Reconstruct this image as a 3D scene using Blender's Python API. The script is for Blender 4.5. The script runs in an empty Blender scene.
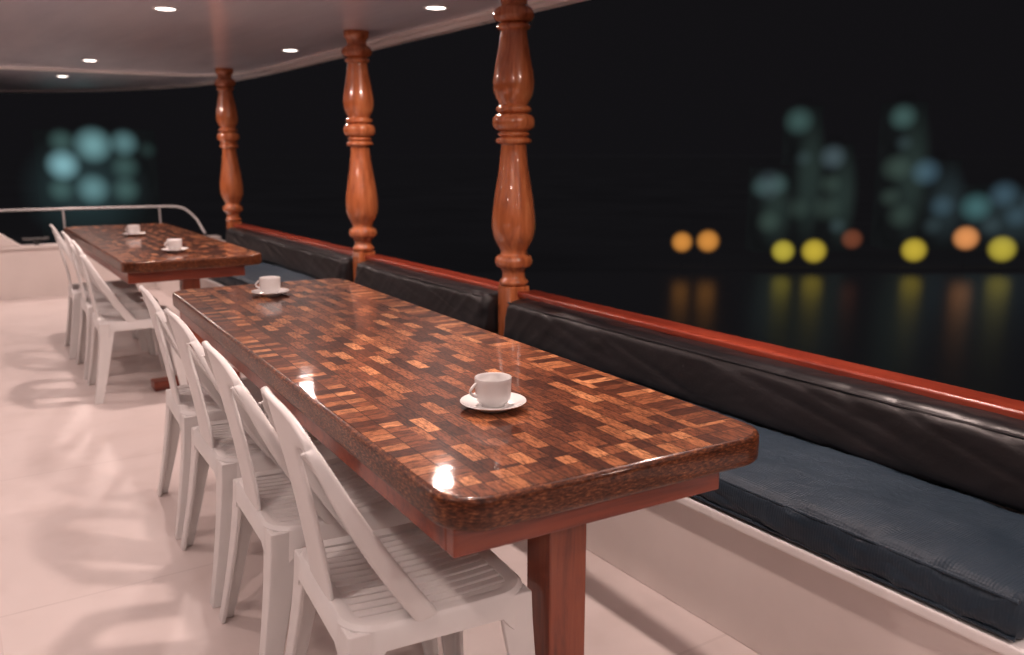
import bpy, bmesh, math, random
from mathutils import Vector, Matrix, noise
random.seed(7)
C = bpy.context.scene.collection
PI = math.pi
R = math.radians

# ------------------------------------------------------------------ helpers
def tag(o, label=None, cat=None, group=None, kind=None):
    if label: o['label'] = label
    if cat: o['category'] = cat
    if group: o['group'] = group
    if kind: o['kind'] = kind
    return o

def empty(name, loc=(0, 0, 0), rz=0):
    o = bpy.data.objects.new(name, None)
    C.objects.link(o)
    o.location = loc
    o.rotation_euler = (0, 0, rz)
    o.empty_display_size = .1
    return o

def mesh_obj(name, verts, faces, mat, parent=None, smooth=True, loc=None, rz=None, angle=40):
    me = bpy.data.meshes.new(name)
    me.from_pydata([tuple(v) for v in verts], [], faces)
    bm = bmesh.new(); bm.from_mesh(me)
    bmesh.ops.recalc_face_normals(bm, faces=bm.faces)
    bm.to_mesh(me); bm.free()
    if smooth:
        for p in me.polygons: p.use_smooth = True
        try: me.set_sharp_from_angle(angle=R(angle))
        except Exception: pass
    me.materials.append(mat)
    o = bpy.data.objects.new(name, me)
    C.objects.link(o)
    if parent: o.parent = parent
    if loc: o.location = loc
    if rz is not None: o.rotation_euler = (0, 0, rz)
    return o

class MB:
    def __init__(s): s.v = []; s.f = []
    def add(s, v, f):
        n = len(s.v); s.v += [tuple(p) for p in v]; s.f += [[i + n for i in q] for q in f]
    def box(s, x0, x1, y0, y1, z0, z1):
        s.add([(x0,y0,z0),(x1,y0,z0),(x1,y1,z0),(x0,y1,z0),(x0,y0,z1),(x1,y0,z1),(x1,y1,z1),(x0,y1,z1)],
              [(0,3,2,1),(4,5,6,7),(0,1,5,4),(1,2,6,5),(2,3,7,6),(3,0,4,7)])
    def loft(s, loops, closed=True, cap0=False, cap1=False, ring=False):
        n = len(loops[0]); v = [p for L in loops for p in L]; f = []
        m = len(loops)
        for i in range(m if ring else m - 1):
            j = (i + 1) % m
            for k in range(n if closed else n - 1):
                l = (k + 1) % n
                f.append((i*n + k, i*n + l, j*n + l, j*n + k))
        if cap0: f.append(tuple(range(n))[::-1])
        if cap1: f.append(tuple((m-1)*n + k for k in range(n)))
        s.add(v, f)
    def lathe(s, prof, n=32, c=(0,0,0), cap0=True, cap1=True):
        loops = [[(c[0] + r*math.cos(2*PI*k/n), c[1] + r*math.sin(2*PI*k/n), c[2] + z) for k in range(n)] for r, z in prof]
        s.loft(loops, cap0=cap0, cap1=cap1)
    def tube(s, path, r, n=10, closed=False):
        P = [Vector(p) for p in path]; loops = []
        up = Vector((0, 0, 1)); m = len(P)
        for i, p in enumerate(P):
            a = P[(i-1) % m] if (closed or i) else P[0]
            b = P[(i+1) % m] if (closed or i < m-1) else P[-1]
            t = (b - a).normalized()
            s1 = t.cross(up)
            if s1.length < 1e-3: s1 = t.cross(Vector((1, 0, 0)))
            s1.normalize(); s2 = s1.cross(t)
            rr = r(i/(m-1)) if callable(r) else r
            loops.append([p + rr*(math.cos(2*PI*k/n)*s1 + math.sin(2*PI*k/n)*s2) for k in range(n)])
        s.loft(loops, cap0=not closed, cap1=not closed, ring=closed)
    def build(s, name, mat, parent=None, **k):
        return mesh_obj(name, s.v, s.f, mat, parent, **k)

def bevel(o, w=.004, seg=2):
    m = o.modifiers.new('Bevel', 'BEVEL'); m.width = w; m.segments = seg; m.limit_method = 'ANGLE'; m.angle_limit = R(35)
    return o

def rrect(w, l, r, inset=0, n=8, sub=1):
    """rounded rectangle, centred, optional straight subdivisions; returns (x, y, cornerweight)"""
    hw, hl, rr = w/2 - inset, l/2 - inset, max(r - inset, .002)
    out = []
    cs = [(hw-rr, hl-rr, 0), (-hw+rr, hl-rr, 90), (-hw+rr, -hl+rr, 180), (hw-rr, -hl+rr, 270)]
    for i, (cx, cy, a0) in enumerate(cs):
        arc = [(cx + rr*math.cos(R(a0 + 90*k/n)), cy + rr*math.sin(R(a0 + 90*k/n)), math.sin(PI*k/n)) for k in range(n+1)]
        out += arc
        nx, ny, na = cs[(i+1) % 4]
        b = (nx + rr*math.cos(R(na)), ny + rr*math.sin(R(na)))
        a = arc[-1]
        for k in range(1, sub):
            t = k/sub
            out.append((a[0] + (b[0]-a[0])*t, a[1] + (b[1]-a[1])*t, 0))
    return out

def kids(o): return [c for c in bpy.data.objects if c.parent == o]
def dup(root, loc, rz, label=None):
    r = root.copy(); C.objects.link(r); r.location = loc; r.rotation_euler = (0, 0, rz)
    if label: r['label'] = label
    for ch in kids(root):
        c = ch.copy(); C.objects.link(c); c.parent = r
        for g in kids(ch):
            d = g.copy(); C.objects.link(d); d.parent = c
    return r

# ------------------------------------------------------------------ materials
def new_mat(name):
    m = bpy.data.materials.new(name); m.use_nodes = True
    nt = m.node_tree
    return m, nt, nt.nodes['Principled BSDF']
def setin(nt, sock, v):
    if isinstance(v, bpy.types.NodeSocket): nt.links.new(v, sock)
    else: sock.default_value = v
def MA(nt, op, a, b=None, c=None):
    n = nt.nodes.new('ShaderNodeMath'); n.operation = op
    for i, v in enumerate((a, b, c)):
        if v is not None: setin(nt, n.inputs[i], v)
    return n.outputs[0]
def MIX(nt, f, a, b, mode='MIX'):
    n = nt.nodes.new('ShaderNodeMix'); n.data_type = 'RGBA'; n.blend_type = mode
    setin(nt, n.inputs[0], f); setin(nt, n.inputs[6], a); setin(nt, n.inputs[7], b)
    return n.outputs[2]
def RAMP(nt, f, stops, interp='LINEAR'):
    n = nt.nodes.new('ShaderNodeValToRGB'); n.color_ramp.interpolation = interp
    el = n.color_ramp.elements
    while len(el) < len(stops): el.new(.5)
    for e, (p, c) in zip(el, stops):
        e.position = p; e.color = (*c, 1) if len(c) == 3 else c
    nt.links.new(f, n.inputs[0]); return n.outputs[0]
def COORD(nt, scale=(1,1,1), out='Object'):
    t = nt.nodes.new('ShaderNodeTexCoord'); m = nt.nodes.new('ShaderNodeMapping')
    m.inputs['Scale'].default_value = scale
    nt.links.new(t.outputs[out], m.inputs['Vector']); return m.outputs[0]
def NOISE(nt, vec, scale, detail=4, rough=.55, dist=0):
    n = nt.nodes.new('ShaderNodeTexNoise'); n.inputs['Scale'].default_value = scale
    n.inputs['Detail'].default_value = detail; n.inputs['Roughness'].default_value = rough
    n.inputs['Distortion'].default_value = dist
    nt.links.new(vec, n.inputs['Vector']); return n.outputs[0]
def BUMP(nt, b, h, strength=.2, dist=.01):
    n = nt.nodes.new('ShaderNodeBump'); n.inputs['Strength'].default_value = strength
    n.inputs['Distance'].default_value = dist
    nt.links.new(h, n.inputs['Height']); nt.links.new(n.outputs[0], b.inputs['Normal'])
    return n.outputs[0]
def c4(c): return (*c, 1)

def surf(name, ca, cb, rough=.4, scale=3, rvar=.1, bump=.05, bscale=40, bdist=.004, coat=0, spec=.5, stretch=(1,1,1)):
    m, nt, b = new_mat(name)
    v = COORD(nt, stretch)
    n = NOISE(nt, v, scale, 5)
    nt.links.new(RAMP(nt, n, [(.3, ca), (.7, cb)]), b.inputs['Base Color'])
    nt.links.new(MA(nt, 'ADD', MA(nt, 'MULTIPLY', MA(nt, 'SUBTRACT', n, .5), rvar*2), rough), b.inputs['Roughness'])
    BUMP(nt, b, NOISE(nt, v, bscale, 3), bump, bdist)
    b.inputs['Coat Weight'].default_value = coat; b.inputs['Coat Roughness'].default_value = .06
    b.inputs['Specular IOR Level'].default_value = spec
    return m

def wood(name, dark, mid, light, axis='Z', rough=.22, coat=.8, scale=1.0, crough=.08):
    m, nt, b = new_mat(name)
    sc = {'X': (1.2, 14, 14), 'Y': (14, 1.2, 14), 'Z': (14, 14, 1.2)}[axis]
    v = COORD(nt, tuple(s*scale for s in sc))
    g = NOISE(nt, v, 2.2, 6, .6, .6)
    big = NOISE(nt, COORD(nt, (1,1,1)), 4, 3)
    col = RAMP(nt, g, [(.28, dark), (.5, mid), (.74, light)])
    col = MIX(nt, MA(nt, 'MULTIPLY', big, .35), col, c4(dark))
    nt.links.new(col, b.inputs['Base Color'])
    b.inputs['Roughness'].default_value = rough
    b.inputs['Coat Weight'].default_value = coat; b.inputs['Coat Roughness'].default_value = crough
    BUMP(nt, b, g, .08, .002)
    return m

def mosaic(name, W, L):
    m, nt, b = new_mat(name)
    t = nt.nodes.new('ShaderNodeTexCoord'); sx = nt.nodes.new('ShaderNodeSeparateXYZ')
    nt.links.new(t.outputs['Object'], sx.inputs[0])
    oi = nt.nodes.new('ShaderNodeObjectInfo')
    x, y = sx.outputs[0], sx.outputs[1]
    def cellset(row_c, rw, len_c, ll, stag):
        r = MA(nt, 'DIVIDE', row_c, rw); row = MA(nt, 'FLOOR', r)
        fr = MA(nt, 'FRACT', r)
        if stag: l = MA(nt, 'ADD', MA(nt, 'DIVIDE', len_c, ll), MA(nt, 'MULTIPLY', row, stag))
        else: l = MA(nt, 'DIVIDE', len_c, ll)
        col = MA(nt, 'FLOOR', l); fl = MA(nt, 'FRACT', l)
        er = MA(nt, 'MULTIPLY', MA(nt, 'MINIMUM', fr, MA(nt, 'SUBTRACT', 1, fr)), rw)
        el = MA(nt, 'MULTIPLY', MA(nt, 'MINIMUM', fl, MA(nt, 'SUBTRACT', 1, fl)), ll)
        return row, col, MA(nt, 'MINIMUM', er, el)
    f_row, f_col, f_e = cellset(x, .0345, y, .098, .5)
    s_row, s_col, s_e = cellset(y, .0345, MA(nt, 'ADD', x, 5.0), .092, 0)
    e_row, e_col, e_e = cellset(x, .0345, MA(nt, 'ADD', y, 5.0), .092, 0)
    bx = MA(nt, 'GREATER_THAN', MA(nt, 'ABSOLUTE', x), W/2 - .1075)
    by = MA(nt, 'GREATER_THAN', MA(nt, 'ABSOLUTE', y), L/2 - .1075)
    def sel(f, a, c): return MA(nt, 'ADD', MA(nt, 'MULTIPLY', a, MA(nt, 'SUBTRACT', 1, f)), MA(nt, 'MULTIPLY', c, f))
    def par2(v): return MA(nt, 'MODULO', MA(nt, 'ADD', v, 4000), 2)
    par_f = MA(nt, 'MULTIPLY', par2(f_col), par2(f_row))
    par_s = par2(s_row); par_e = par2(e_row)
    row = sel(bx, f_row, MA(nt, 'ADD', s_row, 300)); col = sel(bx, f_col, s_col); e = sel(bx, f_e, s_e); par = sel(bx, par_f, par_s)
    row = sel(by, row, MA(nt, 'ADD', e_row, 700)); col = sel(by, col, e_col); e = sel(by, e, e_e); par = sel(by, par, par_e)
    cb = nt.nodes.new('ShaderNodeCombineXYZ')
    nt.links.new(MA(nt, 'ADD', row, MA(nt, 'FLOOR', MA(nt, 'MULTIPLY', oi.outputs['Random'], 91))), cb.inputs[0]); nt.links.new(col, cb.inputs[1])
    wn = nt.nodes.new('ShaderNodeTexWhiteNoise'); wn.noise_dimensions = '2D'
    nt.links.new(cb.outputs[0], wn.inputs['Vector'])
    rnd = MA(nt, 'ADD', MA(nt, 'MULTIPLY', wn.outputs['Value'], .72), MA(nt, 'MULTIPLY', par, .28))
    base = RAMP(nt, rnd, [(0, (.060,.018,.009)), (.22, (.098,.029,.013)), (.42, (.170,.054,.023)), (.58, (.26,.090,.037)), (.76, (.40,.155,.064)), (.97, (.58,.26,.115))])
    gy = NOISE(nt, COORD(nt, (260, 48, 60)), 1, 5, .72)
    gx = NOISE(nt, COORD(nt, (48, 260, 60)), 1, 5, .72)
    bb = MA(nt, 'MULTIPLY', bx, MA(nt, 'SUBTRACT', 1, by))
    g = sel(bb, gy, gx)
    dark = RAMP(nt, g, [(.39, (.27,.24,.23)), (.50, (.90,.88,.87)), (.61, (1.40,1.35,1.30))])
    colr = MIX(nt, 1, base, dark, 'MULTIPLY')
    patch = NOISE(nt, COORD(nt), 7, 3)
    colr = MIX(nt, 1, colr, RAMP(nt, patch, [(.3, (.88,.86,.84)), (.7, (1.13,1.1,1.08))]), 'MULTIPLY')
    seam = MA(nt, 'LESS_THAN', e, .0014)
    colr = MIX(nt, MA(nt, 'MULTIPLY', seam, .85), colr, (.014,.005,.003,1))
    nt.links.new(colr, b.inputs['Base Color'])
    b.inputs['Roughness'].default_value = .45; b.inputs['Specular IOR Level'].default_value = .15
    b.inputs['Coat Weight'].default_value = .75; b.inputs['Coat IOR'].default_value = 1.48
    sm = NOISE(nt, COORD(nt), 9, 5, .6)
    nt.links.new(MA(nt, 'ADD', MA(nt, 'MULTIPLY', sm, .09), .012), b.inputs['Coat Roughness'])
    bn = nt.nodes.new('ShaderNodeBump'); bn.inputs['Strength'].default_value = .08; bn.inputs['Distance'].default_value = .004
    nt.links.new(NOISE(nt, COORD(nt), 26, 3), bn.inputs['Height']); nt.links.new(bn.outputs[0], b.inputs['Coat Normal'])
    BUMP(nt, b, g, .12, .001)
    return m

def speckle(name):
    m, nt, b = new_mat(name)
    g = NOISE(nt, COORD(nt, (75, 75, 330)), 1, 5, .72)
    n2 = NOISE(nt, COORD(nt), 12, 3)
    col = RAMP(nt, g, [(.37, (.022,.006,.003)), (.48, (.080,.023,.009)), (.57, (.17,.054,.021)), (.70, (.42,.17,.070))])
    col = MIX(nt, 1, col, RAMP(nt, n2, [(.3, (.75,.7,.7)), (.7, (1.2,1.15,1.1))]), 'MULTIPLY')
    nt.links.new(col, b.inputs['Base Color'])
    b.inputs['Roughness'].default_value = .4; b.inputs['Specular IOR Level'].default_value = .2; b.inputs['Coat Weight'].default_value = .35; b.inputs['Coat Roughness'].default_value = .1
    BUMP(nt, b, g, .12, .001)
    return m

def emit(name, col, s):
    m = bpy.data.materials.new(name); m.use_nodes = True; nt = m.node_tree
    nt.nodes.clear()
    o = nt.nodes.new('ShaderNodeOutputMaterial'); e = nt.nodes.new('ShaderNodeEmission')
    e.inputs[0].default_value = c4(col); e.inputs[1].default_value = s
    nt.links.new(e.outputs[0], o.inputs['Surface']); return m
def glow(name, col, s, rr, k=1.7, g=1.3, local=False):
    """a soft glowing ball imitating the lens blur of lights, densest at its middle"""
    m = bpy.data.materials.new(name); m.use_nodes = True; nt = m.node_tree
    nt.nodes.clear()
    o = nt.nodes.new('ShaderNodeOutputMaterial'); e = nt.nodes.new('ShaderNodeEmission')
    gr = nt.nodes.new('ShaderNodeTexGradient'); gr.gradient_type = 'SPHERICAL'
    q = 1 if local else 1/rr
    nt.links.new(COORD(nt, (q, q, q)), gr.inputs[0])
    v = MA(nt, 'MINIMUM', MA(nt, 'MULTIPLY', gr.outputs[1], k), 1.0)
    nt.links.new(MA(nt, 'MULTIPLY', v, s/(2*rr)*g), e.inputs[1])
    e.inputs[0].default_value = c4(col)
    nt.links.new(e.outputs[0], o.inputs['Volume']); return m

W1, L1 = .742, 2.59
M = {}
def deck_mat():
    m, nt, b = new_mat('deck_paint')
    v = COORD(nt)
    n1 = NOISE(nt, v, 1.1, 4, .5); n2 = NOISE(nt, v, 5, 4, .5); n3 = NOISE(nt, v, 60, 3)
    col = RAMP(nt, n1, [(.3, (.69,.605,.58)), (.5, (.74,.655,.63)), (.7, (.775,.69,.665))])
    col = MIX(nt, 1, col, RAMP(nt, n2, [(.28, (.93,.92,.91)), (.5, (1,1,1))]), 'MULTIPLY')
    sx = nt.nodes.new('ShaderNodeSeparateXYZ'); nt.links.new(v, sx.inputs[0])
    fx = MA(nt, 'FRACT', MA(nt, 'DIVIDE', MA(nt, 'ADD', sx.outputs[1], 50.35), 1.22))
    sm = MA(nt, 'LESS_THAN', MA(nt, 'ABSOLUTE', MA(nt, 'SUBTRACT', fx, .5)), .004)
    fy = MA(nt, 'FRACT', MA(nt, 'DIVIDE', MA(nt, 'ADD', sx.outputs[0], 50.62), 1.22))
    sm2 = MA(nt, 'LESS_THAN', MA(nt, 'ABSOLUTE', MA(nt, 'SUBTRACT', fy, .5)), .004)
    s = MA(nt, 'MAXIMUM', sm, sm2)
    col = MIX(nt, MA(nt, 'MULTIPLY', MA(nt, 'MULTIPLY', s, n2), .38), col, (.40,.33,.31,1))
    scuff = NOISE(nt, COORD(nt, (3, 14, 1)), 2.2, 6, .7)
    col = MIX(nt, MA(nt, 'MULTIPLY', RAMP(nt, scuff, [(.60, (0,0,0)), (.75, (1,1,1))]), .10), col, (.42,.35,.32,1))
    nt.links.new(col, b.inputs['Base Color'])
    nt.links.new(MA(nt, 'ADD', MA(nt, 'MULTIPLY', n2, .25), .28), b.inputs['Roughness'])
    h = MA(nt, 'ADD', MA(nt, 'MULTIPLY', n3, .3), n2)
    BUMP(nt, b, h, .08, .006)
    return m
M['deck'] = deck_mat()
M['fibre'] = surf('white_fibreglass', (.74,.67,.64), (.82,.75,.72), .35, 2.5, .1, .05, 25)
M['ceil'] = surf('ceiling_gelcoat', (.84,.86,.96), (.90,.92,.99), .15, 1.2, .05, .12, 2.2, .02, stretch=(3, .5, 1))
M['trim'] = surf('white_trim', (.84,.82,.81), (.90,.88,.87), .3, 4, .1, .04, 30)
M['plastic'] = surf('white_plastic', (.80,.79,.78), (.86,.85,.84), .36, 6, .08, .05, 90, .002)
M['porcelain'] = surf('porcelain', (.80,.79,.78), (.86,.85,.84), .12, 8, .03, .02, 20, .001, coat=.5)
M['pipe'] = surf('white_pipe', (.62,.60,.60), (.74,.72,.72), .3, 8, .1, .03, 40)
M['post'] = wood('post_wood', (.28,.070,.025), (.57,.170,.060), (.75,.275,.108), 'Z', .25, 1, crough=.03)
M['rail'] = wood('rail_wood', (.15,.020,.011), (.30,.044,.021), (.40,.075,.036), 'Y', .3, .35, crough=.2)
M['red'] = wood('table_base_wood', (.11,.020,.009), (.30,.062,.022), (.42,.105,.038), 'Z', .3, .4, crough=.15)
M['redx'] = wood('table_apron_wood', (.10,.016,.008), (.26,.045,.017), (.36,.078,.030), 'X', .35, .3, crough=.15)
M['mosaic'] = mosaic('mosaic_top', W1, L1)
M['edge'] = speckle('mosaic_edge')
def vinyl(name, ca, cb, rough, emboss, spec=.5, bs=.35):
    m, nt, b = new_mat(name)
    v = COORD(nt)
    n = NOISE(nt, v, 5, 5)
    nt.links.new(RAMP(nt, n, [(.3, ca), (.7, cb)]), b.inputs['Base Color'])
    nt.links.new(MA(nt, 'ADD', MA(nt, 'MULTIPLY', n, .16), rough - .08), b.inputs['Roughness'])
    b.inputs['Specular IOR Level'].default_value = spec
    w = NOISE(nt, COORD(nt), 22, 4, .55, 1.2)
    if emboss:
        s = nt.nodes.new('ShaderNodeSeparateXYZ'); nt.links.new(v, s.inputs[0])
        a = MA(nt, 'SINE', MA(nt, 'MULTIPLY', MA(nt, 'ADD', s.outputs[0], s.outputs[1]), 420))
        c = MA(nt, 'SINE', MA(nt, 'MULTIPLY', MA(nt, 'SUBTRACT', s.outputs[0], s.outputs[1]), 420))
        h = MA(nt, 'ADD', MA(nt, 'MULTIPLY', MA(nt, 'MULTIPLY', a, c), .16), w)
    else:
        h = MA(nt, 'ADD', MA(nt, 'MULTIPLY', NOISE(nt, v, 260, 2), .06), w)
    BUMP(nt, b, h, bs, .010)
    return m
M['navy'] = vinyl('navy_vinyl', (.015,.029,.045), (.025,.043,.063), .52, True, .3, .36)
M['black'] = vinyl('black_vinyl', (.009,.008,.009), (.015,.013,.015), .38, False, .5, .10)
M['dark'] = surf('dark_metal', (.02,.02,.02), (.04,.04,.04), .4)
M['lens'] = emit('downlight_lens', (1, .86, .78), 10)
def haze(name, col, e, sc=.05, lo=.85):  # faint emission put in to imitate night haze and city glow
    m, nt, b = new_mat(name)
    b.inputs['Base Color'].default_value = c4(col); b.inputs['Roughness'].default_value = .8; b.inputs['Specular IOR Level'].default_value = .1
    n = NOISE(nt, COORD(nt), sc, 3)
    nt.links.new(RAMP(nt, n, [(.3, tuple(v*lo for v in e)), (.7, tuple(v*1.1 for v in e))]), b.inputs['Emission Color']); b.inputs['Emission Strength'].default_value = 1
    return m
SKY = (.0062,.0057,.0068)
M['shore'] = haze('shore_haze', (.004,.004,.005), (.0059,.0055,.0064))

# ------------------------------------------------------------------ camera
CAM_H = 1.32; F = 863.0
TH = math.atan(175.5/863); PS = R(33.4)
cam = bpy.data.cameras.new('camera'); co = bpy.data.objects.new('camera', cam); C.objects.link(co)
co.location = (0, 0, CAM_H); co.rotation_euler = (PI/2 - TH, 0, -PS)
cam.sensor_width = 36; cam.lens = F/1024*36; cam.clip_start = .05; cam.clip_end = 6000
cam.dof.use_dof = True; cam.dof.focus_distance = 2.15; cam.dof.aperture_fstop = 2.8
bpy.context.scene.camera = co

def city(u, v, dist):
    """a point of the far shore, at this distance ahead"""
    a = (u - 512)/F; y = (327.5 - v)/F
    f = math.cos(TH) + y*math.sin(TH); z = -math.sin(TH) + y*math.cos(TH)
    k = dist/f
    return Vector(((a*math.cos(PS) + f*math.sin(PS))*k, (-a*math.sin(PS) + f*math.cos(PS))*k, CAM_H + z*k))

# ------------------------------------------------------------------ world
w = bpy.data.worlds.new('World'); bpy.context.scene.world = w; w.use_nodes = True
nt = w.node_tree; bg = nt.nodes['Background']
tc = nt.nodes.new('ShaderNodeTexCoord'); sp = nt.nodes.new('ShaderNodeSeparateXYZ')
nt.links.new(tc.outputs['Generated'], sp.inputs[0])
nt.links.new(RAMP(nt, sp.outputs[2], [(0, SKY), (.25, (.0064,.0058,.0068)), (1, (.004,.004,.006))]), bg.inputs[0])
bg.inputs[1].default_value = 1
vs = bpy.context.scene.view_settings
vs.view_transform = 'Standard'; vs.look = 'None'; vs.exposure = 0

# ------------------------------------------------------------------ setting
mb = MB(); mb.box(-4.5, 2.34, -4, 9.02, -.12, 0)
tag(mb.build('deck', M['deck'], smooth=False), kind='structure')

CZ = 2.04
right = [(2.64, -4), (2.65, 2), (2.69, 6), (2.71, 8.2), (2.66, 9.2), (2.52, 10.0), (2.23, 10.8), (1.8, 11.5), (1.2, 12.1), (.4, 12.55), (-.6, 12.85), (-1.6, 12.9)]
outl = right + [(-5.5, 12.2), (-5.5, -4)]
mb = MB()
def off(pts, d):
    c = Vector((-1.4, 4))
    out = []
    for p in pts:
        v = Vector(p) - c
        out.append((p[0] - d*(1 if v.x > 0 else -1), p[1] - (d if v.y > 4 else 0)))
    return out
lo = [[(x, y, CZ) for x, y in outl], [(x, y, CZ + .11) for x, y in outl]]
mb.loft(lo, cap0=True, cap1=True)
tag(mb.build('ceiling', M['ceil'], smooth=False), kind='structure')
rid = [(2.50, -4, CZ), (2.50, 0, CZ), (2.52, 4, CZ), (2.53, 7.6, CZ), (2.50, 8.15, CZ), (2.40, 8.55, CZ), (2.15, 8.75, CZ), (1.7, 8.82, CZ), (0, 8.9, CZ), (-5, 8.9, CZ)]
mb = MB(); mb.tube(rid, .022, 8)
tag(mb.build('ceiling_trim', M['trim']), kind='structure')
inner = off(right, .085); outer = [(x + .006, y + .006) for x, y in right]
mb = MB()
mb.loft([[(x, y, CZ - .001) for x, y in inner], [(x, y, CZ - .020) for x, y in off(right, .070)], [(x, y, CZ - .024) for x, y in off(right, .02)], [(x, y, CZ - .010) for x, y in outer], [(x, y, CZ + .12) for x, y in outer]], closed=False)
tag(mb.build('ceiling_rim', M['trim'], angle=30), kind='structure')

mb = MB(); mb.box(2.242, 2.36, -4, 8.04, -4, .643); mb.box(2.242, 2.36, 8.041, 9.02, -4, .45)
tag(mb.build('bulwark_wall', M['fibre'], smooth=False), kind='structure')
mb = MB(); mb.box(-4.5, 2.36, 9.022, 9.16, -4, .45); mb.box(-4.5, 2.38, 9.0, 9.2, .451, .475)
tag(bevel(mb.build('bow_wall', M['fibre'], smooth=False), .006), kind='structure')
mb = MB()
fr = [(.60, .476), (.30, .70), (.05, .80), (-2.5, .95), (-2.5, .476)]
mb.loft([[(x, y, z) for x, z in fr] for y in (9.03, 9.18)], cap0=True, cap1=True)
tag(bevel(mb.build('bow_fairing', M['fibre'], smooth=False), .012, 3), 'white sloping panel rising above the low bow wall at the far left', 'panel')

# water and shore
mb = MB(); s = 3000
mb.add([(-s,-s,-12.6),(s,-s,-12.6),(s,s,-12.6),(-s,s,-12.6)], [(0,1,2,3)])
m, nt, b = new_mat('night_water')
b.inputs['Base Color'].default_value = (.002,.003,.004,1); b.inputs['Roughness'].default_value = .26; b.inputs['IOR'].default_value = 1.33
b.inputs['Emission Color'].default_value = (.0046,.0043,.0050,1); b.inputs['Emission Strength'].default_value = 1  # faint glow put into the water to blend it with the hazy shore
BUMP(nt, b, NOISE(nt, COORD(nt), .9, 3), .04, .3)
tag(mb.build('water', m, smooth=False), kind='structure')
mb = MB(); mb.box(-2500, 2500, 101.5, 2600, -14, -12.2)
tag(mb.build('shore', M['shore'], smooth=False, rz=-PS), kind='structure')

# ------------------------------------------------------------------ bench, cushions, rails, posts
PX = 2.235; PY = [3.375, 5.11, 8.0]
bench = empty('bench', (1.97, 3.2, 0))
mb = MB(); mb.box(1.705-1.97, 2.24-1.97, -7, 5.78, 0, .334); bevel(mb.build('base', M['fibre'], bench, smooth=False), .004)
mb = MB(); mb.box(1.672-1.97, 2.24-1.97, -7, 5.78, .335, .364); bevel(mb.build('lip', M['trim'], bench, smooth=False), .008, 3)
tag(bench, 'long white built-in bench base with a raised lip under the navy cushions', 'bench')

def cushion(name, x0, x1, y0, y1, z0, z1, rad, mat, wr, seed, pipe=None, lean=0, puff=.010, pucker=0):
    cx, cy = (x0+x1)/2, (y0+y1)/2
    L = y1 - y0; n = int(L/.014)
    base = rrect(x1-x0, z1-z0, rad, 0, 7, 12)
    loops = []
    er = rad*1.0
    ys = [-L/2 + er*(1 - math.cos(k/6*PI/2)) for k in range(6)]
    ys = ys + [-L/2 + er + (L - 2*er)*k/n for k in range(n+1)] + [-v for v in ys[::-1]]
    hz = (z1 - z0)/2; hx = (x1 - x0)/2
    for yy in ys:
        d = L/2 - abs(yy)
        ins = er - math.sqrt(max(0, er*er - (er-d)**2)) if d < er else 0
        sx_ = (hx - ins)/hx; sz_ = (hz - ins)/hz
        lp = []
        for x, z, _ in base:
            P = Vector((x*sx_, yy, z*sz_))
            big = noise.noise(Vector((P.x*3.2 + seed, P.y*2.2, P.z*3)))
            a = noise.noise(Vector((P.x*7 + seed, P.y*9 + P.z*9, P.z*4)))
            a2 = noise.noise(Vector((P.x*5 + seed*2, P.y*3.4 - P.z*13 + P.x*6, P.z*3 + 9)))
            a3 = noise.noise(Vector((P.x*6 + seed*3, P.y*5 + P.z*17, P.z*2 + 4)))
            fold = (1 - abs(a))**5; fold2 = (1 - abs(a2))**9; fold3 = (1 - abs(a3))**10
            endw = math.exp(-d/.22)
            nrm = Vector((x/hx, 0, z/hz))
            P += nrm*(wr*(big*1.5 + (fold - .4)*(.2 + 1.5*endw) - fold2*.8 - fold3*.5*max(0, big + .3)))
            if pucker:
                ew = math.exp(-(min(hx - abs(x), d))/.045)
                P.z += pucker*ew*noise.noise(Vector((seed, yy*38 + x*20, 2)))*(1 if z > 0 else .4)
                P.x += pucker*.8*ew*noise.noise(Vector((seed + 5, yy*30, z*20)))
            P.z += (puff*(1 - (x/hx)**2))*(1 if z > 0 else 0)*min(1, d/.2)
            P.x += lean*(z + hz)
            lp.append((P.x, P.y, P.z + hz))
        loops.append(lp)
    mb = MB(); mb.loft(loops, cap0=True, cap1=True)
    o = mb.build(name, mat, loc=(cx, cy, z0), angle=60)
    if pipe:
        for (fx, fz) in pipe:
            pts = []
            for i in range(80):
                yy = -L/2 + er*.5 + (L - er)*i/79
                pts.append((fx*(hx - rad*.20) + lean*(hz + fz*hz) + .002*noise.noise(Vector((yy*3, seed, fz))), yy, hz + fz*(hz - rad*.20) + .002*noise.noise(Vector((yy*2.4, fz, seed)))))
            q = MB(); q.tube(pts, .005, 8); q.build('piping', mat, o)
    return o
seats = [(.725, 3.29, 'long navy seat cushion nearest the camera, ending at the bottom right'),
         (3.32, 5.10, 'navy seat cushion behind the front table, between the nearest and middle posts'),
         (5.13, 7.93, 'navy seat cushion beside the far table, between the middle and farthest posts')]
for i, (a, b_, lab) in enumerate(seats):
    o = cushion('seat_cushion', 1.670, 2.13, a, b_, .366, .468, .038, M['navy'], .006, i*7.3, [(-1, .92), (-1, -.92)], puff=.016, pucker=.006)
    tag(o, lab, 'cushion', 'seat cushions along the bench')
backs = [(-.3, PY[0]-.10, 'long black back cushion nearest the camera, running off the right edge'),
         (PY[0]+.07, PY[1]-.13, 'black back cushion between the nearest and middle wooden posts'),
         (PY[1]+.07, PY[2]-.13, 'black back cushion between the middle and farthest wooden posts')]
for i, (a, b_, lab) in enumerate(backs):
    o = cushion('back_cushion', 2.09, 2.235, a, b_, .460, .656, .038, M['black'], .0048, 3 + i*5.1, [(-1, .95)], lean=.14, puff=.004)
    tag(o, lab, 'cushion', 'back cushions under the rail')
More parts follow.
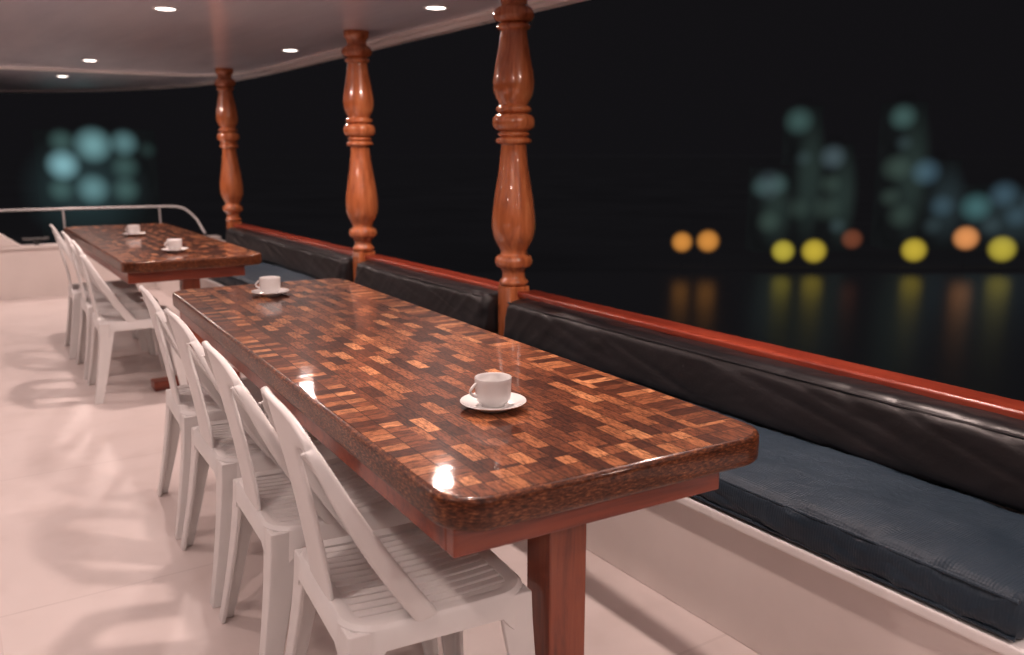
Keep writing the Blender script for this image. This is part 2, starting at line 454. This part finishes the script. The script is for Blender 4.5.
rails = [(-4, PY[0]-.055, 'red varnished handrail running from the nearest post off the right edge'),
         (PY[0]+.055, PY[1]-.055, 'short red varnished handrail between the nearest and middle posts'),
         (PY[1]+.055, PY[2]-.055, 'red varnished handrail between the middle and farthest posts')]
for a, b_, lab in rails:
    mb = MB(); L = b_ - a
    sec = rrect(.105, .030, .010, 0, 5)
    mb.loft([[(x, yy, z + .015) for x, z, _ in sec] for yy in (-L/2, -L/6, L/6, L/2)], cap0=True, cap1=True)
    tag(mb.build('handrail', M['rail'], loc=(2.272, (a+b_)/2, .650)), lab, 'handrail', 'handrails between the posts')

prof = [(.046,.700),(.062,.703),(.072,.714),(.072,.726),(.060,.737),(.056,.752),(.058,.770),(.066,.780),(.068,.786),(.084,.791),(.093,.808),(.093,.828),(.084,.843),(.068,.850),
        (.066,.864),(.076,.885),(.092,.912),(.103,.945),(.107,.985),(.106,1.025),(.099,1.085),(.087,1.16),(.075,1.23),(.066,1.30),(.063,1.348),(.067,1.354),(.082,1.359),(.088,1.370),(.082,1.382),(.066,1.388),
        (.074,1.392),(.079,1.400),(.074,1.408),(.068,1.412),(.088,1.418),(.100,1.433),(.103,1.452),(.100,1.471),(.088,1.486),(.066,1.492),(.081,1.498),(.087,1.510),(.081,1.522),(.069,1.530),(.085,1.558),(.098,1.60),(.097,1.65),(.087,1.71),(.075,1.77),(.066,1.83),(.064,1.850),
        (.076,1.856),(.082,1.867),(.074,1.879),(.066,1.884),(.084,1.890),(.096,1.906),(.098,1.926),(.088,1.945),(.074,1.954),(.064,1.966),(.068,1.99),(.080,2.005),(.083,2.038)]
prof = [(r*.95, z) for r, z in prof]
def smooth_prof(p, k=3):
    out = []
    for i in range(len(p)-1):
        p0, p1, p2, p3 = p[max(i-1,0)], p[i], p[i+1], p[min(i+2, len(p)-1)]
        for j in range(k):
            t = j/k
            f = lambda a,b,c,d: .5*((2*b) + (-a+c)*t + (2*a-5*b+4*c-d)*t*t + (-a+3*b-3*c+d)*t**3)
            out.append((f(p0[0],p1[0],p2[0],p3[0]), p1[1] + (p2[1]-p1[1])*t))
    return out + [p[-1]]
post = empty('wooden_post', (PX, PY[0], 0))
mb = MB(); mb.lathe(smooth_prof(prof, 2), 36); mb.build('turned_shaft', M['post'], post, angle=50)
mb = MB(); mb.box(-.055, .055, -.055, .055, .366, .702); bevel(mb.build('base_block', M['post'], post, smooth=False), .006, 3)
tag(post, 'turned wooden post nearest the camera, rising behind the front table', 'post', 'turned wooden posts along the rail')
dup(post, (PX, PY[1], 0), R(0), 'middle turned wooden post of the three along the rail')
dup(post, (PX, PY[2], 0), R(0), 'farthest turned wooden post, at the bow end of the rail')

# ------------------------------------------------------------------ tables
def make_table():
    t = empty('dining_table')
    H = .76
    mb = MB()
    r = .085
    def lp(ins, z): return [(x, y, z) for x, y, _ in rrect(W1, L1, r, ins, 12)]
    mb.loft([lp(.06, H-.058), lp(.006, H-.058), lp(.001, H-.053), lp(0, H-.046), lp(0, H-.012), lp(.0015, H-.005), lp(.005, H-.0015), lp(.012, H)], cap0=False, cap1=False)
    mb.build('edge_band', M['edge'], t, angle=60)
    mb = MB(); mb.loft([lp(.0125, H-.03), lp(.0125, H+.0006)], cap0=True, cap1=True)
    mb.build('tabletop', M['mosaic'], t, smooth=False)
    hw, hr, hl = W1/2 - .028, W1/2 - .105, L1/2 - .05
    mb = MB()
    zb = H - .118; zt = H - .0585
    mb.box(-hw, hr, -hl, -hl + .03, zb, zt); mb.box(-hw, hr, hl-.03, hl, zb, zt)
    mb.box(-hw, -hw+.03, -hl+.0305, hl-.0305, zb, zt); mb.box(hr-.03, hr, -hl+.0305, hl-.0305, zb, zt)
    mb.box(-.05, .05, -hl+.0305, hl-.0305, zb+.004, zt)
    bevel(mb.build('apron', M['redx'], t, smooth=False), .003)
    for s in (-1, 1):
        yy = s*(L1/2 - .27)
        mb = MB(); mb.box(-.047+.014, .047+.014, yy-.047, yy+.047, .056, zb+.0035)
        bevel(mb.build('leg', M['red'], t, smooth=False), .005, 3)
        mb = MB(); mb.box(-.23, .25, yy-.055, yy+.055, .0, .055)
        bevel(mb.build('foot', M['redx'], t, smooth=False), .008, 3)
    return t
tb = make_table()
tb.location = (1.066, 2.415, 0); tb.rotation_euler = (0, 0, R(-2.7))
tag(tb, 'long glossy wood-mosaic table nearest the camera, with two cups on it', 'table', 'mosaic dining tables')
t2 = dup(tb, (1.135, 6.08, 0), R(-.3), 'glossy wood-mosaic table farther off, near the bow')

# ------------------------------------------------------------------ chairs (face +X)
def make_chair():
    c = empty('plastic_chair')
    P = M['plastic']
    SD, SW = .40, .43
    mb = MB()
    def lp(ins, z, drop=0): return [(x, y, z - drop*cw + (.004*((x/.2)**2) if z > .41 else 0)) for x, y, cw in rrect(SD, SW, .075, ins, 8, 6)]
    mb.loft([lp(.036, .418), lp(.036, .429), lp(.022, .433), lp(.008, .432), lp(0, .424), lp(-.005, .384, .05), lp(.002, .380, .05), lp(.008, .412)], ring=True)
    npitch = 13; pit = .358/npitch
    for k in range(npitch):
        yc = -.179 + pit*(k+.5); hw = pit*.40
        loops = []
        for i in range(9):
            x = -.168 + .336*i/8
            z = .428 - .004*(1 - (x/.168)**2) + .004*((x/.2)**2)
            loops.append([(x, yc-hw, z-.002), (x, yc-hw+.002, z), (x, yc+hw-.002, z), (x, yc+hw, z-.002), (x, yc+hw-.001, z-.009), (x, yc-hw+.001, z-.009)])
        mb.loft(loops, cap0=True, cap1=True)
    for xr in (-.09, .09): mb.box(xr-.006, xr+.006, -.178, .178, .396, .414)
    mb.build('seat', P, c, angle=40)
    # backrest shell: broad middle splat, two tall arched cut-outs, side bands curving forward to the seat sides
    A0, A1, TA = .36, .70, .72
    S = [0, .12, .24, .31, A0, .41, .46, .52, .58, .65, A1, .76, .85, .93, 1]
    cols = [(-1, 1)] + [(-s, 0) for s in S[:0:-1]] + [(s, 0) for s in S] + [(1, 1)]
    T = [0, .03, .08, .16, .25, .34, .43, .52, .62, TA, .86, .92, .97, 1]
    rows = [(t, 0) for t in T] + [(1, 1)]
    verts, faces = [], []
    for t0, ft in rows:
        for s, fs in cols:
            a = abs(s); t = t0
            if t0 == TA and A0 < a < A1:           # arched head of the cut-out
                t += .10*math.sqrt(max(0, 1 - ((a - (A0+A1)/2)/((A1-A0)/2))**2))
            if t0 == .86 and A0 < a < A1: t += .012
            wdt = .216 + .010*math.sin(PI*min(1, t*.9)) - .006*t
            k = min(1, max(0, (a - .42)/.30)); k = k*k*(3-2*k)
            y = s*wdt*(1 - .13*t**7)
            z = .430 + .425*(t - .145*t**6*a**3)
            x = -.190 - .078*t**1.3 + .030*a*a*(.3 + .7*t) + .165*max(0, 1 - t/.97)**1.65*k
            if fs: x -= .044*(1 - .6*t*t); y -= .005*s; z -= .012*(1 - t)
            if ft: x -= .012; z -= .006
            verts.append((x, y, z))
    ns = len(cols)
    used = set()
    for i in range(len(rows)-1):
        for j in range(ns-1):
            sm = abs((cols[j][0] + cols[j+1][0])/2); tm = (rows[i][0] + rows[i+1][0])/2
            if A0 < sm < A1 and tm < TA: continue
            q = (i*ns+j, i*ns+j+1, (i+1)*ns+j+1, (i+1)*ns+j)
            faces.append(q); used.update(q)
    mp = {o_: n_ for n_, o_ in enumerate(sorted(used))}
    o = mesh_obj('backrest', [verts[i] for i in sorted(used)], [[mp[i] for i in f] for f in faces], P, c, angle=180)
    m = o.modifiers.new('Solidify', 'SOLIDIFY'); m.thickness = .012; m.offset = 0
    m = o.modifiers.new('Subdivision', 'SUBSURF'); m.levels = 2; m.render_levels = 2
    for sx_ in (1, -1):
        for sy_ in (1, -1):
            mb = MB(); loops = []
            for i in range(8):
                t = i/7
                bend = t**1.4
                px = sx_*(.197 + (.026 if sx_ > 0 else .060)*bend); py = sy_*(.210 + .030*bend)
                ww = .084 - .044*t**.6; th = .012
                sec = [(0,0),(ww,0),(ww,th),(th*1.6,th*1.2),(th,th*1.8),(th,ww),(0,ww)]
                loops.append([(px - sx_*a, py - sy_*b2, .425*(1-t)) for a, b2 in sec])
            mb.loft(loops, cap0=True, cap1=True)
            bevel(mb.build('leg', P, c, angle=35), .003, 2)
    return c
ch = make_chair()
spots = [(.77, 1.585, -6, 'white plastic chair nearest the camera, at the near end of the front table'),
         (.785, 2.11, -4, 'second white plastic chair from the camera along the front table'),
         (.81, 2.66, -2, 'third white plastic chair from the camera along the front table'),
         (.835, 3.19, -4, 'fourth white plastic chair, at the far end of the front table'),
         (.85, 5.14, -3, 'white plastic chair at the near end of the far table'),
         (.87, 5.74, -2, 'middle white plastic chair beside the far table'),
         (.87, 6.36, -3, 'farthest white plastic chair, beside the far table near the bow')]
for i, (x, y, a, lab) in enumerate(spots):
    if i == 0:
        ch.location = (x, y, 0); ch.rotation_euler = (0, 0, R(a)); tag(ch, lab, 'chair', 'white plastic chairs along the tables')
    else: dup(ch, (x, y, 0), R(a), lab)

# ------------------------------------------------------------------ cups
def make_cup():
    c = empty('coffee_cup')
    mb = MB()
    pr = [(.001,.004),(.022,.004),(.0235,0),(.0255,0),(.0265,.004),(.033,.009),(.0378,.017),(.0398,.028),(.0406,.044),(.0410,.057),(.0414,.0645),(.0407,.0656),(.0396,.0645),(.0388,.054),(.0382,.030),(.036,.019),(.029,.011),(.001,.009)]
    mb.lathe(pr, 40, cap0=True, cap1=True); mb.build('body', M['porcelain'], c, angle=50)
    mb = MB()
    pts = [(.038 + .017*math.sin(PI*k/12)**.8, 0, .055 - .030*k/12 - .003*math.sin(PI*k/12)) for k in range(13)]
    mb.tube(pts, lambda t: .0040 - .0010*math.sin(PI*t), 10); mb.build('handle', M['porcelain'], c, angle=70)
    return c
def make_saucer():
    mb = MB()
    pr = [(.001,.003),(.030,.003),(.032,0),(.036,0),(.038,.003),(.055,.009),(.068,.0145),(.0735,.0175),(.0742,.0188),(.0732,.0197),(.067,.0172),(.054,.012),(.040,.008),(.030,.0070),(.0285,.0078),(.027,.0068),(.001,.0066)]
    mb.lathe(pr, 48, cap0=True, cap1=True); return mb.build('saucer', M['porcelain'], angle=60)
TZ = .7608
cup, sau = make_cup(), make_saucer()
cups = [(.982, 1.565, 172, 'at the near end of the front table'), (1.065, 3.36, 160, 'at the far end of the front table'),
        (1.10, 5.16, 185, 'at the near end of the far table'), (1.09, 6.32, 150, 'at the far end of the far table')]
for i, (x, y, a, lab) in enumerate(cups):
    o = cup if i == 0 else cup.copy()
    if i:
        C.objects.link(o)
        for k in kids(cup):
            q = k.copy(); C.objects.link(q); q.parent = o
    o.location = (x, y, TZ + .0068); o.rotation_euler = (0, 0, R(a))
    tag(o, 'white coffee cup standing on a saucer ' + lab, 'cup', 'white coffee cups')
    s_ = sau if i == 0 else sau.copy()
    if i: C.objects.link(s_)
    s_.location = (x, y, TZ)
    tag(s_, 'round white saucer under the cup ' + lab, 'saucer', 'white saucers')

# ------------------------------------------------------------------ bow railing
rl = empty('pipe_railing', (1.0, 9.6, 0))
def rp(x, y, z): return (x - 1.0, y - 9.6, z)
mb = MB()
top = [rp(-4, 9.75, .77), rp(-1, 9.70, .77), rp(.6, 9.62, .77), rp(1.3, 9.56, .77), rp(1.95, 9.48, .77), rp(2.06, 9.46, .765), rp(2.13, 9.42, .745), rp(2.17, 9.38, .71), rp(2.22, 9.30, .64), rp(2.26, 9.16, .50)]
mb.tube(top, .012, 10); mb.build('top_pipe', M['pipe'], rl, angle=70)
for x, y in ((-2.6, 9.73), (-.9, 9.70), (1.02, 9.585), (1.90, 9.487)):
    mb = MB(); mb.tube([rp(x, y, .30), rp(x, y, .55), rp(x, y, .76)], .010, 8); mb.build('stanchion', M['pipe'], rl, angle=70)
tag(rl, 'white pipe railing across the bow behind the low wall', 'railing')
mb = MB()
mb.box(-.02, .02, -.02, .02, 0, .05); mb.tube([(-.11, 0, .06), (-.05, 0, .055), (.05, 0, .055), (.11, 0, .06)], .014, 8)
tag(mb.build('mooring_cleat', M['dark'], loc=(.72, 9.1, .4755)), 'small dark cleat on top of the low bow wall', 'cleat')

# ------------------------------------------------------------------ downlights
LC = (1, .765, .69)
def make_light(E, size=.085):
    d = empty('downlight')
    mb = MB(); mb.lathe([(.048, .0), (.063, .0), (.065, -.003), (.060, -.006), (.051, -.005), (.048, -.002)], 28, cap0=False, cap1=False); mb.build('bezel', M['trim'], d, angle=50)
    mb = MB(); mb.lathe([(.0485, -.001), (.0485, -.0025), (.040, -.004), (.001, -.005)], 28); mb.build('lens', M['lens'], d, angle=60)
    l = bpy.data.lights.new('lamp', 'AREA'); l.shape = 'DISK'; l.size = size; l.energy = E; l.color = LC; l.spread = R(165)
    lo_ = bpy.data.objects.new('lamp', l); C.objects.link(lo_); lo_.parent = d; lo_.location = (0, 0, -.0065)
    return d
dl = make_light(17)
dl_fill = make_light(7.5, .09)  # out-of-view rows, added to fill the aisle and soften shadows
ls = [(1.08, 4.86, 'bright round ceiling downlight above the aisle, at the top left'),
      (2.22, 4.07, 'round ceiling downlight between the two nearer posts, near the top edge'),
      (2.24, 6.30, 'round ceiling downlight between the middle and farthest posts'),
      (1.14, 7.86, 'round ceiling downlight above the far table, at the left'),
      (1.14, 9.63, 'farthest ceiling downlight, tiny, at the far left'),
      (1.08, 1.9, 'ceiling downlight over the front table'), (1.08, -1.1, 'ceiling downlight behind the viewpoint over the aisle'),
      (2.22, 1.84, 'ceiling downlight over the near bench'), (2.22, -.4, 'ceiling downlight over the bench behind the viewpoint')]
ls_fill = [(-.15, -.9, 'added unseen aisle row fill light behind the viewpoint'), (-.15, 1.4, 'added unseen aisle row fill light, second from the stern'), (-.15, 3.4, 'added unseen aisle row fill light, third from the stern'), (-.15, 5.6, 'added unseen aisle row fill light, fourth from the stern'), (-.15, 7.86, 'added unseen aisle row fill light nearest the bow'),
      (-1.6, 1.9, 'added unseen left row fill light nearer the stern'), (-1.6, 5.2, 'added unseen left row fill light nearer the bow')]
for proto, lst in ((dl, ls), (dl_fill, ls_fill)):
    for i, (x, y, lab) in enumerate(lst):
        if i == 0: proto.location = (x, y, CZ); tag(proto, lab, 'downlight', 'round ceiling downlights')
        else: dup(proto, (x, y, CZ), 0, lab)

# ------------------------------------------------------------------ city across the water
def sphere_mb(r, n=28, m=16):
    mb = MB(); mb.lathe([(max(r*math.sin(PI*k/m), .001), -r*math.cos(PI*k/m)) for k in range(m+1)], n); return mb
DL = 102.6
KL = DL/F*1.10
lampcol = {'o': (.66,.26,.045), 'y': (.54,.40,.035), 'r': (.15,.042,.018), 'p': (.76,.29,.09), 'g': (.48,.39,.040)}
lamps = [(682,242,11,'o','leftmost orange lens-blurred lamp on the far quay'), (708,241,12,'o','second lens-blurred lamp from the left on the far quay'),
         (783,251,12,'g','first yellow lens-blurred lamp right of the orange pair on the far quay'), (814,251,13,'y','yellow lens-blurred lamp on the quay under the twin towers'),
         (852,239,11,'r','dim reddish lens-blurred lamp right of the twin towers'), (914,250,13,'y','yellow lens-blurred lamp at the foot of the tall slim tower'),
         (966,238,13,'p','bright orange lens-blurred lamp near the right edge'), (1002,249,14,'g','rightmost yellow lens-blurred lamp on the far quay')]
for u, v, r, k, lab in lamps:
    p = city(u, v, DL)
    t = empty('quay_lamp', (p.x, p.y, -12.2))
    o = sphere_mb(r*KL).build('bokeh', glow('lamp_glow', lampcol[k], 1, r*KL, 3.2, 1.12), t, angle=180); o.location = (0, 0, p.z + 12.2)  # oversized glowing ball imitates the lens-blur disc of a lamp
    mb = MB(); mb.lathe([(.12, 0), (.12, .2), (.07, .25), (.06, max(.3, p.z + 12.2 - r*KL))], 10); mb.build('pole', M['shore'], t)
    tag(t, lab, 'lamp', 'lens-blurred lamps along the far quay')

fm = haze('facade_haze', (.004,.004,.005), (.0066,.0072,.0078), .3, .8)  # walls carry a faint painted glow in place of haze
gcache = {}
def block(label, u0, u1, vt, dist, lights, depth=5, hz=None):
    p0, p1 = city(u0, 260, dist), city(u1, 260, dist)
    zt = city((u0+u1)/2, vt, dist).z; zb = -12.2
    c = (p0 + p1)/2; wd = (p1 - p0).length
    t = empty('building', (c.x, c.y, zb), -PS)
    H = zt - zb
    mb = MB(); mb.box(-wd/2, wd/2, 0, depth, 0, H)
    mb.build('wall', fm, t, smooth=False)
    mb = MB(); mb.box(-wd/2-.15, wd/2+.15, -.15, depth+.15, H+.004, H+.35); mb.box(-wd/6, wd/5, 1.4, depth-1.4, H+.354, H+1.2); mb.build('roof', M['shore'], t, smooth=False)
    inv = Matrix.Rotation(PS, 3, 'Z')
    if hz:                                     # added dim glow volume, imitates the building's lights smeared together
        o = sphere_mb(1, 24, 14).build('front_haze', glow('front_glow', hz, 1, 1.5, 1.5, 1.3, True), t, angle=180)
        o.scale = (wd*.66, 1.5, H*.5); o.location = (0, -1.8, H*.52)
    for u, v, r, col, s in lights:
        k = (col, s, r)
        rr = r*dist/F*1.22
        if k not in gcache: gcache[k] = glow('window_glow', col, s*.76, rr, 1.2)
        p = city(u, v, dist - rr - .3)
        q = inv @ (p - Vector((c.x, c.y, zb)))
        o = sphere_mb(rr, 24, 14).build('window_bokeh', gcache[k], t, angle=180)  # glow ball stands in for a window light blurred by the lens
        o.location = q
    tag(t, label, 'building', 'buildings across the water')
T1 = (.095,.25,.26); T2 = (.060,.125,.115); T3 = (.070,.14,.19); T4 = (.10,.15,.17); T5=(.045,.075,.060); T0 = (.26,.52,.57); T6 = (.20,.41,.43); T7 = (.055,.09,.10)
HZ = (.014,.025,.021); HB = (.012,.021,.024)
block('wide lit block far off at the left, behind the bow railing', 46, 150, 130, 118,
      [(61,141,12,T2,1.0), (93,145,17,T6,1.25), (63,165,15,T0,1.3), (124,143,13,T6,.75), (93,189,15,T6,.85), (61,190,12,T2,1.0), (125,167,13,T2,.9), (126,190,13,T2,1.1), (147,150,9,T2,.3)], hz=(.012,.026,.028))
block('low pale-lit building left of the twin towers', 754, 784, 168, 118, [(769,185,15,T4,.5), (761,187,11,T2,.5), (779,184,11,T2,.5), (768,222,12,T5,.7)], hz=HZ)
block('left tower of the pair above the yellow quay lamps', 786, 813, 106, 120, [(799,121,14,T2,1.0), (798,209,12,T5,.5), (804,158,9,T7,.35)], hz=HZ)
block('right tower of the pair above the yellow quay lamps', 820, 846, 144, 119, [(833,157,13,T4,.8), (830,184,11,T5,.7), (826,208,14,T5,.65), (837,226,9,T7,.5)], hz=HZ)
block('tall slim tower with a bright top, right of the twin towers', 883, 914, 102, 122, [(903,117,13,T2,1.15), (896,168,14,T5,1.0), (890,197,11,T5,.7), (900,216,13,T5,.7), (904,143,9,T7,.4)], hz=HZ)
block('low blue-lit building just right of the tall slim tower', 917, 952, 160, 121, [(926,172,14,T3,.95), (942,206,12,T3,.5), (932,226,10,T7,.4)], hz=HB)
block('low wide blue-lit building at the right edge', 958, 1044, 184, 120, [(976,207,15,T1,.75), (1004,194,14,T3,.8), (991,226,10,T7,.5), (1017,216,12,T3,.45), (1036,200,13,T3,.5)], hz=HB)
